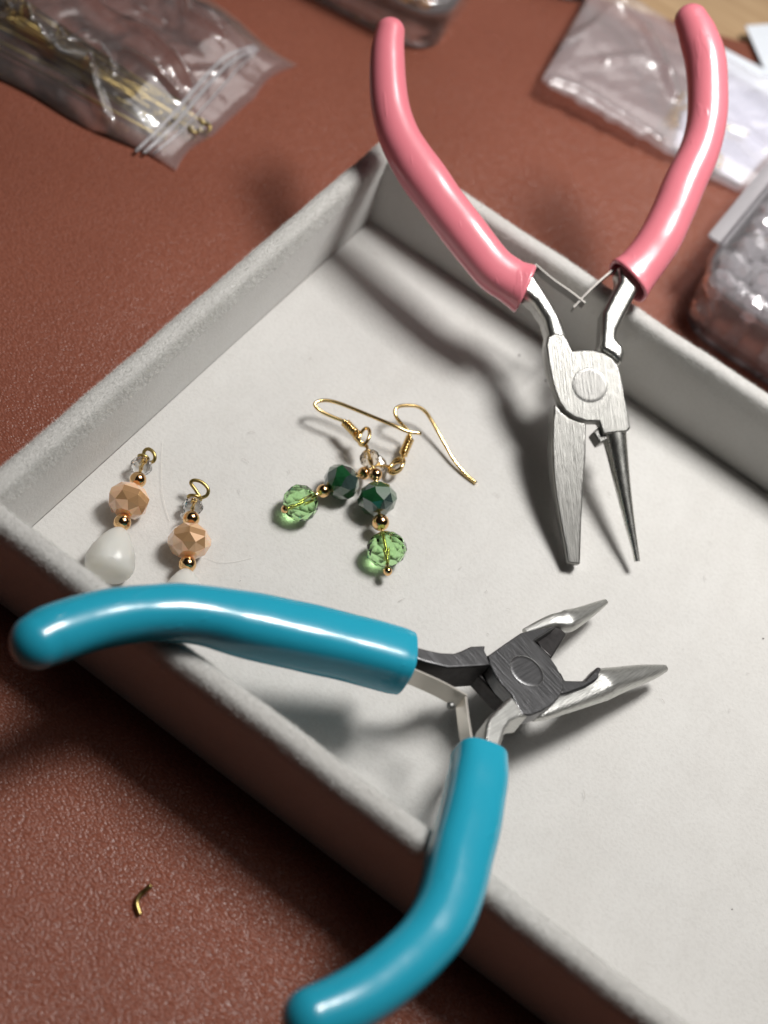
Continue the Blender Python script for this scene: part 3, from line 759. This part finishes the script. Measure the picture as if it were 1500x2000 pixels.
#SECTION2
# ------------------------------------------------------------------ zip bags
from mathutils import noise as mn
def fb(x, y, s, seed=0.): return mn.noise(Vector((x*s+seed, y*s-seed, seed*.7)))
def seg_d(p, a, b):
    ab = b-a; t = np.clip(((p-a)@ab)/(ab@ab), 0, 1); q = a+t[:, None]*ab; return np.linalg.norm(p-q, axis=1)
def film(name, root, mat, quad, nx, ny, hgt, ridges, z0, top, seed, fluff=1.0, edge_pinch=.12, rag=None):
    """quad: four xy corners (A near open end front, B open end back, C far back, D far front)"""
    A, B, C, D = [np.array(q, float) for q in quad]
    uu, vv = np.meshgrid(np.linspace(0, 1, nx+1), np.linspace(0, 1, ny+1)); uu = uu.ravel(); vv = vv.ravel()
    P = (A[None]*(1-vv[:, None])+B[None]*vv[:, None])*(1-uu[:, None])+(D[None]*(1-vv[:, None])+C[None]*vv[:, None])*uu[:, None]
    if rag is not None: P += rag(uu, vv)
    e = np.minimum(vv, 1-vv); pin = np.clip(e/edge_pinch, 0, 1)**.6*np.clip(uu/.16, .12, 1)
    H = np.array([fb(x, y, .045, seed)*1.3+abs(fb(x, y, .09, seed+4))*1.6+abs(fb(x, y, .22, seed+9))*.5 for x, y in P])
    z = z0+pin*(hgt+fluff*H)
    if top:
        for pl, amp, wd in ridges:
            d = np.min([seg_d(P, pl[i], pl[i+1]) for i in range(len(pl)-1)], axis=0)
            z += 1.25*amp*np.exp(-(d/(wd*1.35))**2)
    z = np.maximum(z, TZ+.25 if not top else TZ+.5)
    V = np.c_[P, z]; F = []
    for j in range(ny):
        for i in range(nx):
            a = j*(nx+1)+i; F.append([a, a+1, a+nx+2, a+nx+1])
    return mesh_obj(name, V, F, mat, root)
def xy(px, z=-2.): return [unz(u, v, z)[:2] for u, v in px]
FILM = m_film('clear_bag_film', .07, (.995, .985, .99), 3.2, .12, True, 60, .5, 1.6, .35)
FILM2 = m_film('clear_bag_film_dull', .24, (.98, .96, .98), 2.4, .15, True, 90, .5, .9, .5)
ZIP = m_film('zip_strip_plastic', .7, (.98, .97, .98), 1.6, .12, False)
bag = empty('zip_bag', (-80, 5, TZ), 'crumpled clear zip bag of brass eye pins on the leather at the upper left', 'plastic bag')
quadL = [unz(350, 328, -3.6)[:2], unz(583, 120, -3.6)[:2], np.array([-150, 36.]), np.array([-150, -34.])]
ridL = [(xy([(168, -20), (175, 15), (205, 42), (290, 92), (338, 140), (366, 168)]), 2.2, .75),
        (xy([(238, 120), (300, 160), (345, 192)]), 1.6, .7), (xy([(352, -10), (362, 40), (428, 82)]), 1.8, .7),
        (xy([(0, 62), (45, 68), (80, 100), (115, 108)]), 2.4, .7), (xy([(45, 50), (60, 95), (118, 132), (175, 155)]), 2.2, .8), (xy([(10, 30), (40, 85), (105, 130)]), 1.6, .6),
        (xy([(172, 150), (180, 190), (204, 234)]), 2.2, .8), (xy([(118, 108), (190, 112), (215, 150)]), 1.5, .8), (xy([(262, 20), (315, 52)]), .8, .6), (xy([(200, 135), (215, 160)]), 1.2, .6)]
def ragL(u, v):
    o = np.zeros((len(u), 2)); o[:, 0] = -1.6*np.maximum(0, np.sin(v*9+.4))*np.exp(-u*14)-1.2*np.sin(v*3.1)*np.exp(-u*14)
    o[:, 1] += np.where(v < .5, 1, -1)*.9*np.sin(u*22)*np.exp(-u*1.5)*np.abs(v-.5)*2
    return o
for k in range(5):
    x, y = rng.uniform(-105, -52), rng.uniform(-14, 28); a = rng.uniform(-.9, .5); L = rng.uniform(6, 15)
    ridL.append(([np.array([x, y]), np.array([x+L*.5*math.cos(a), y+L*.5*math.sin(a)]), np.array([x+L*math.cos(a+.5), y+L*math.sin(a+.5)])], rng.uniform(.4, .8), rng.uniform(.8, 1.1)))
film('bag_front', bag, FILM, quadL, 230, 130, 4.3, ridL, -4.6, True, 1.3, 1.0, .14, ragL)
film('bag_back', bag, FILM, quadL, 60, 40, .2, [], -5.1, False, 2.3, .15, .14, ragL)
def zipline(px, z, r, name, root, mat, flat=.45):
    P = catmull([unz(u, v, z_) for (u, v), z_ in zip(px, z)], 6); V, F = tube(P, r, 8); V = np.array(V); return mesh_obj(name, V, F, mat, root)
zipline([(265, 296), (330, 232), (385, 168), (440, 112), (500, 88)], [-4.2, -2.6, -1.2, -1.6, -3.6], .42, 'zip_strip', bag, ZIP)
zipline([(281, 299), (344, 240), (398, 176), (450, 122), (506, 92)], [-4.2, -2.6, -1.2, -1.6, -3.6], .42, 'zip_strip', bag, ZIP)
zipline([(300, 300), (360, 250), (425, 180), (470, 128), (508, 95)], [-4.4, -3.0, -2.0, -2.4, -4.0], .2, 'zip_strip', bag, ZIP)
# brass eye pins inside
def eyepin(L):
    c = v3(L+1.1, 0, 0)
    V, F = tube([v3(0, 0, 0), v3(L*.5, 0, .02), v3(L, 0, 0)]+[c+v3(-1.1*math.cos(t), 1.1*math.sin(t), .12*t) for t in np.linspace(.25, 5.9, 14)], .33, 7)
    return V, F
pin_me = None
pts_end = [(380, 205), (392, 262), (386, 248), (398, 252), (432, 250), (372, 214), (330, 262), (352, 222), (360, 240), (410, 236), (300, 240), (340, 205), (318, 220), (345, 250), (325, 190), (368, 262)]
for i in range(30):
    u, v = pts_end[i % len(pts_end)]; u += rng.uniform(-60, 6); v += rng.uniform(-16, 4)-abs(rng.normal())*6
    z = TZ+.6+rng.uniform(0, 2.2); e = unz(u, v, z); ang = math.radians(rng.normal(184, 4.0)); L = 46
    ax_ = v3(math.cos(ang), math.sin(ang), rng.normal(0, .012)); st = e+ax_*L
    st[2] = min(max(st[2], TZ+.5), TZ+3.5)
    if i % 2: e, st = st, e
    if pin_me is None:
        V, F = eyepin(L); o = mesh_obj('eye_pin', V, F, BRASS, origin=(0, 0, 0)); pin_me = o.data
    else:
        o = bpy.data.objects.new('eye_pin', pin_me); COL.objects.link(o)
    o.location = Vector(st)*MM
    d = e-st; yaw = math.atan2(d[1], d[0]); pit = -math.asin(d[2]/np.linalg.norm(d))
    o.rotation_euler = (rng.uniform(-.8, .8), pit, yaw)
    tag(o, 'brass eye pin bundled with others inside the crumpled zip bag', 'eye pin', 'brass eye pins inside the upper left zip bag')

bag2 = empty('zip_bag', (45, 100, TZ), 'flat clear bag with white cards and gold hooks behind the right pink handle', 'plastic bag')
quadR = [unz(1440, 366, -3.0)[:2], unz(1057, 157, .4)[:2], unz(1162, -30, .4)[:2], np.array([92., 124.])]
# A..B is the sealed lower edge here
ridR = [(xy([(1075, 160), (1130, 178), (1180, 205), (1230, 232), (1290, 268)], 0), .7, .7), (xy([(1170, -10), (1250, 60), (1290, 130), (1318, 190)], 0), 1.3, 1.0),
        (xy([(1405, 78), (1440, 92), (1470, 118), (1500, 142)], 0), 1.7, .7), (xy([(1400, 90), (1450, 112), (1500, 160)], 0), 1.2, .6), (xy([(1390, 70), (1460, 100)], 0), 1.2, .5),
        (xy([(1180, 130), (1250, 120), (1300, 150)], 0), .8, 1.2), (xy([(1410, 240), (1460, 258), (1500, 290)], 0), .9, .6), (xy([(1100, 90), (1160, 60), (1200, 20)], 0), .7, 1.2)]
def ragR(u, v):
    o = np.zeros((len(u), 2)); o[:, 1] = .35*np.sin(v*46)*np.exp(-u*30)+.25*np.sin(v*83+1)*np.exp(-u*30); return o
def filmR(name, hgt, z_a, z_b, top, fl, rd):
    o = film(name, bag2, FILM2, quadR, 110 if top else 40, 190 if top else 60, hgt, rd, 0, True, 6.1, fl, .06, ragR)
    co = np.empty(len(o.data.vertices)*3); o.data.vertices.foreach_get('co', co); co = co.reshape(-1, 3)
    wx = co[:, 0]/MM+45; base = z_b+(z_a-z_b)*np.clip(1-wx/60, 0, 1)
    co[:, 2] += (base)*MM; co[:, 2] = np.maximum(co[:, 2], (TZ+.3-TZ)*MM); o.data.vertices.foreach_set('co', co.ravel()); o.data.update()
filmR('bag_front', 1.2, .9, -2.6, True, .55, ridR); filmR('bag_back', .0, .2, -4.6, False, .12, [])
CARD = m_plain('white_card', (.74, .78, .84), .6)
def card(px, zs, label, th=.35):
    T_ = [unz(u, v, z) for (u, v), z in zip(px, zs)]; V = T_+[p-v3(0, 0, th) for p in T_]; n = len(px)
    F = [list(range(n)), [2*n-1-i for i in range(n)]]+[[i, (i+1) % n, n+(i+1) % n, n+i] for i in range(n)]
    o = mesh_obj('white_card', V, F, CARD, origin=T_[0], smooth=False); tag(o, label, 'card')
card([(1318, 282), (1448, 358), (1600, 190), (1398, 86), (1352, 160)], [-3.4, -4.2, -4.2, -3.2, -3.2], 'large white card inside the clear bag behind the right pink handle')
card([(1456, 50), (1500, 150), (1640, 110), (1600, 40)], [-3.6, -3.6, -3.6, -3.6], 'small white paper corner beyond the large card at the top right edge')
def small_hook(pts, z, label):
    o = mesh_obj('ear_hook', *tube([unz(u, v, z_) for (u, v), z_ in zip(pts, z)], .36, 8, True, 6), GOLDW, origin=unz(*pts[0], z[0])); tag(o, label, 'ear hook', 'gold ear hooks inside the clear bag')
small_hook([(1302, 244), (1298, 236), (1306, 228), (1314, 236), (1308, 246), (1316, 226), (1322, 205), (1340, 178)], [-2.2]*8, 'gold ear hook in the clear bag at the left edge of the card, lowest ring')
small_hook([(1316, 252), (1308, 246), (1314, 238), (1322, 246), (1318, 232), (1326, 214), (1352, 205)], [-2.0]*7, 'gold ear hook in the clear bag beside the left edge of the card')
small_hook([(1312, 230), (1308, 220), (1318, 214), (1324, 224), (1316, 232), (1322, 205), (1330, 180)], [-1.8]*7, 'gold ear hook in the clear bag, upper one at the left edge of the card')
small_hook([(1408, 240), (1425, 250), (1444, 258), (1460, 262)], [-2.4]*4, 'thin gold wire lying across the white card right of the pink handle')
small_hook([(1404, 300), (1412, 312), (1406, 326), (1400, 316), (1404, 298)], [-2.6]*5, 'small gold ring on the white card just right of the pink handle')

# ------------------------------------------------------------------ plastic boxes of beads
def rrect(lx, ly, r, n=8):
    P = []
    for cx, cy, a0 in ((lx/2-r, ly/2-r, 0), (-lx/2+r, ly/2-r, PI/2), (-lx/2+r, -ly/2+r, PI), (lx/2-r, -ly/2+r, 3*PI/2)):
        for k in range(n+1): t = a0+PI/2*k/n; P.append((cx+r*math.cos(t), cy+r*math.sin(t)))
    return P
def ringstack(levels, lx, ly, r):
    """levels: (inset, z) ; surface through scaled rounded rectangles"""
    V = []; F = []
    for ins, z in levels:
        for x, y in rrect(lx-2*ins, ly-2*ins, max(.6, r-ins*.8)): V.append((x, y, z))
    n = len(rrect(lx, ly, r))
    for i in range(len(levels)-1):
        for k in range(n): F.append([i*n+k, i*n+(k+1) % n, (i+1)*n+(k+1) % n, (i+1)*n+k])
    return V, F, n
PP = m_film('clear_box_plastic', .14, (.985, .975, .985), 1.6, .12, True, 60, .15, .6)
PPM = m_film('milky_box_plastic', .45, (.97, .95, .98), 1.3, .2, False)
def plastic_box(c, rot, lx, ly, hb, hl, r, label, tabs=False):
    t = empty('bead_box', (c[0], c[1], TZ), label, 'plastic box')
    R_ = np.array([[math.cos(rot), -math.sin(rot), 0], [math.sin(rot), math.cos(rot), 0], [0, 0, 1]])
    def W(V): return (np.array(V)@R_.T)+v3(c[0], c[1], TZ)
    V, F, n = ringstack([(4, .35), (1.6, .1), (.9, .5), (.7, 1.4), (.25, hb-1), (.2, hb), (1.1, hb), (1.3, hb-1), (1.8, 1.6), (3, 1.2)], lx, ly, r)
    F.append(list(range(n))[::-1]); F.append([9*n+k for k in range(n)])
    mesh_obj('box_body', W(V), F, PP, t, sharp=40)
    V, F, n = ringstack([(-.5, hb-.9), (-.7, hb-.5), (-.7, hb+.2), (-.5, hb+.7), (-.3, hb+hl-1.), (.3, hb+hl-.35), (1.0, hb+hl-.1), (2.0, hb+hl-.15), (2.5, hb+hl-.5), (4.5, hb+hl-.55)], lx, ly, r)
    F.append([9*n+k for k in range(n)])
    mesh_obj('box_lid', W(V), F, PP, t, sharp=50)
    return t, W
cb, Wc = plastic_box((94.5, 63.5), 0.0, 62, 66, 15.5, 4.0, 10, 'clear plastic box of transparent faceted beads at the right edge')
V, F, n = ringstack([(0, 0), (.2, .6), (1.0, .8)], 4.5, 42, 1.2); F.append(list(range(n))[::-1]); F.append([2*n+k for k in range(n)])
mesh_obj('latch_flange', np.array(V)+v3(62.2, 62, 12.2), F, PPM, cb, sharp=40)
ab_, Wa = plastic_box((-52.5, 79.5), math.radians(9), 54, 48, 11.5, 3.2, 9, 'clear plastic box of amber beads behind the left pink handle')
wb, Ww = plastic_box((-32, 135), math.radians(4), 50, 56, 12, 4, 9, 'clear plastic box whose rounded corner just shows at the top edge')
CRYS = m_film('aurora_glass', .52, (.99, .97, .99), 6.0, .08, False)
bead_me = {}
def scatter(kind, mat, W, xs, ys, zs, R, H, label, group, jit, limit):
    k = 0
    for iz, z in enumerate(zs):
        for y in ys:
            for x in xs:
                if k >= limit: return
                if kind not in bead_me:
                    V, F = hull(rondelle_pts(R, H, 8)); o = mesh_obj('faceted_bead', V, F, mat, origin=(0, 0, 0), smooth=False); bead_me[kind] = o.data
                else: o = bpy.data.objects.new('faceted_bead', bead_me[kind]); COL.objects.link(o)
                off = (iz % 2)*R
                p = W([[x+off+rng.normal()*jit, y+off+rng.normal()*jit, z+rng.normal()*jit*.5]])[0]
                o.location = Vector(p)*MM; o.rotation_euler = tuple(rng.uniform(-PI, PI, 3)); tag(o, label, 'bead', group); k += 1
scatter('crystal', CRYS, Wc, np.arange(-25.5, 8, 8.0), np.arange(-28, 26, 8.0), (4.6, 9.8, 13.0), 4.0, 3.1, 'transparent faceted bead among others in the clear box at the right edge', 'clear beads in the box at the right', .35, 160)
AMB = m_glass('amber_glass', (.72, .36, .08), .05); AMB2, _p = m_gem('amber_lustre', (.30, .13, .03), (.42, .22, .05), 1.6)
scatter('amber', AMB2, Wa, np.arange(-22, 19, 5.4), np.arange(-17, 10, 5.4), (3.6, 7.6), 2.6, 2.1, 'amber coloured bead among others in the box behind the left pink handle', 'amber beads in the box behind the pliers', .3, 110)
scatter('pearl', CRYS, Ww, np.arange(0, 22, 7), np.arange(-22, -5, 7), (5,), 3.2, 2.4, 'clear bead in the box at the top edge', 'clear beads in the box at the top edge', .3, 9)

# lint on the lining
LINT = m_plain('lint_fibre', (.42, .38, .35), .8)
for i in range(26):
    x, y = rng.uniform(6, 140), rng.uniform(-108, -6); a = rng.uniform(0, PI); L = rng.uniform(.5, 1.6); k = rng.uniform(-.6, .6)
    P = [v3(x+L*t*math.cos(a+k*t), y+L*t*math.sin(a+k*t), .38+.1*math.sin(t*3)) for t in np.linspace(0, 1, 5)]
    o = mesh_obj('lint', *tube(P, .028, 4, True, 3), LINT, origin=P[0]); tag(o, 'tiny lint fibre lying on the pale velvet floor of the tray', 'lint', 'lint fibres on the tray floor')
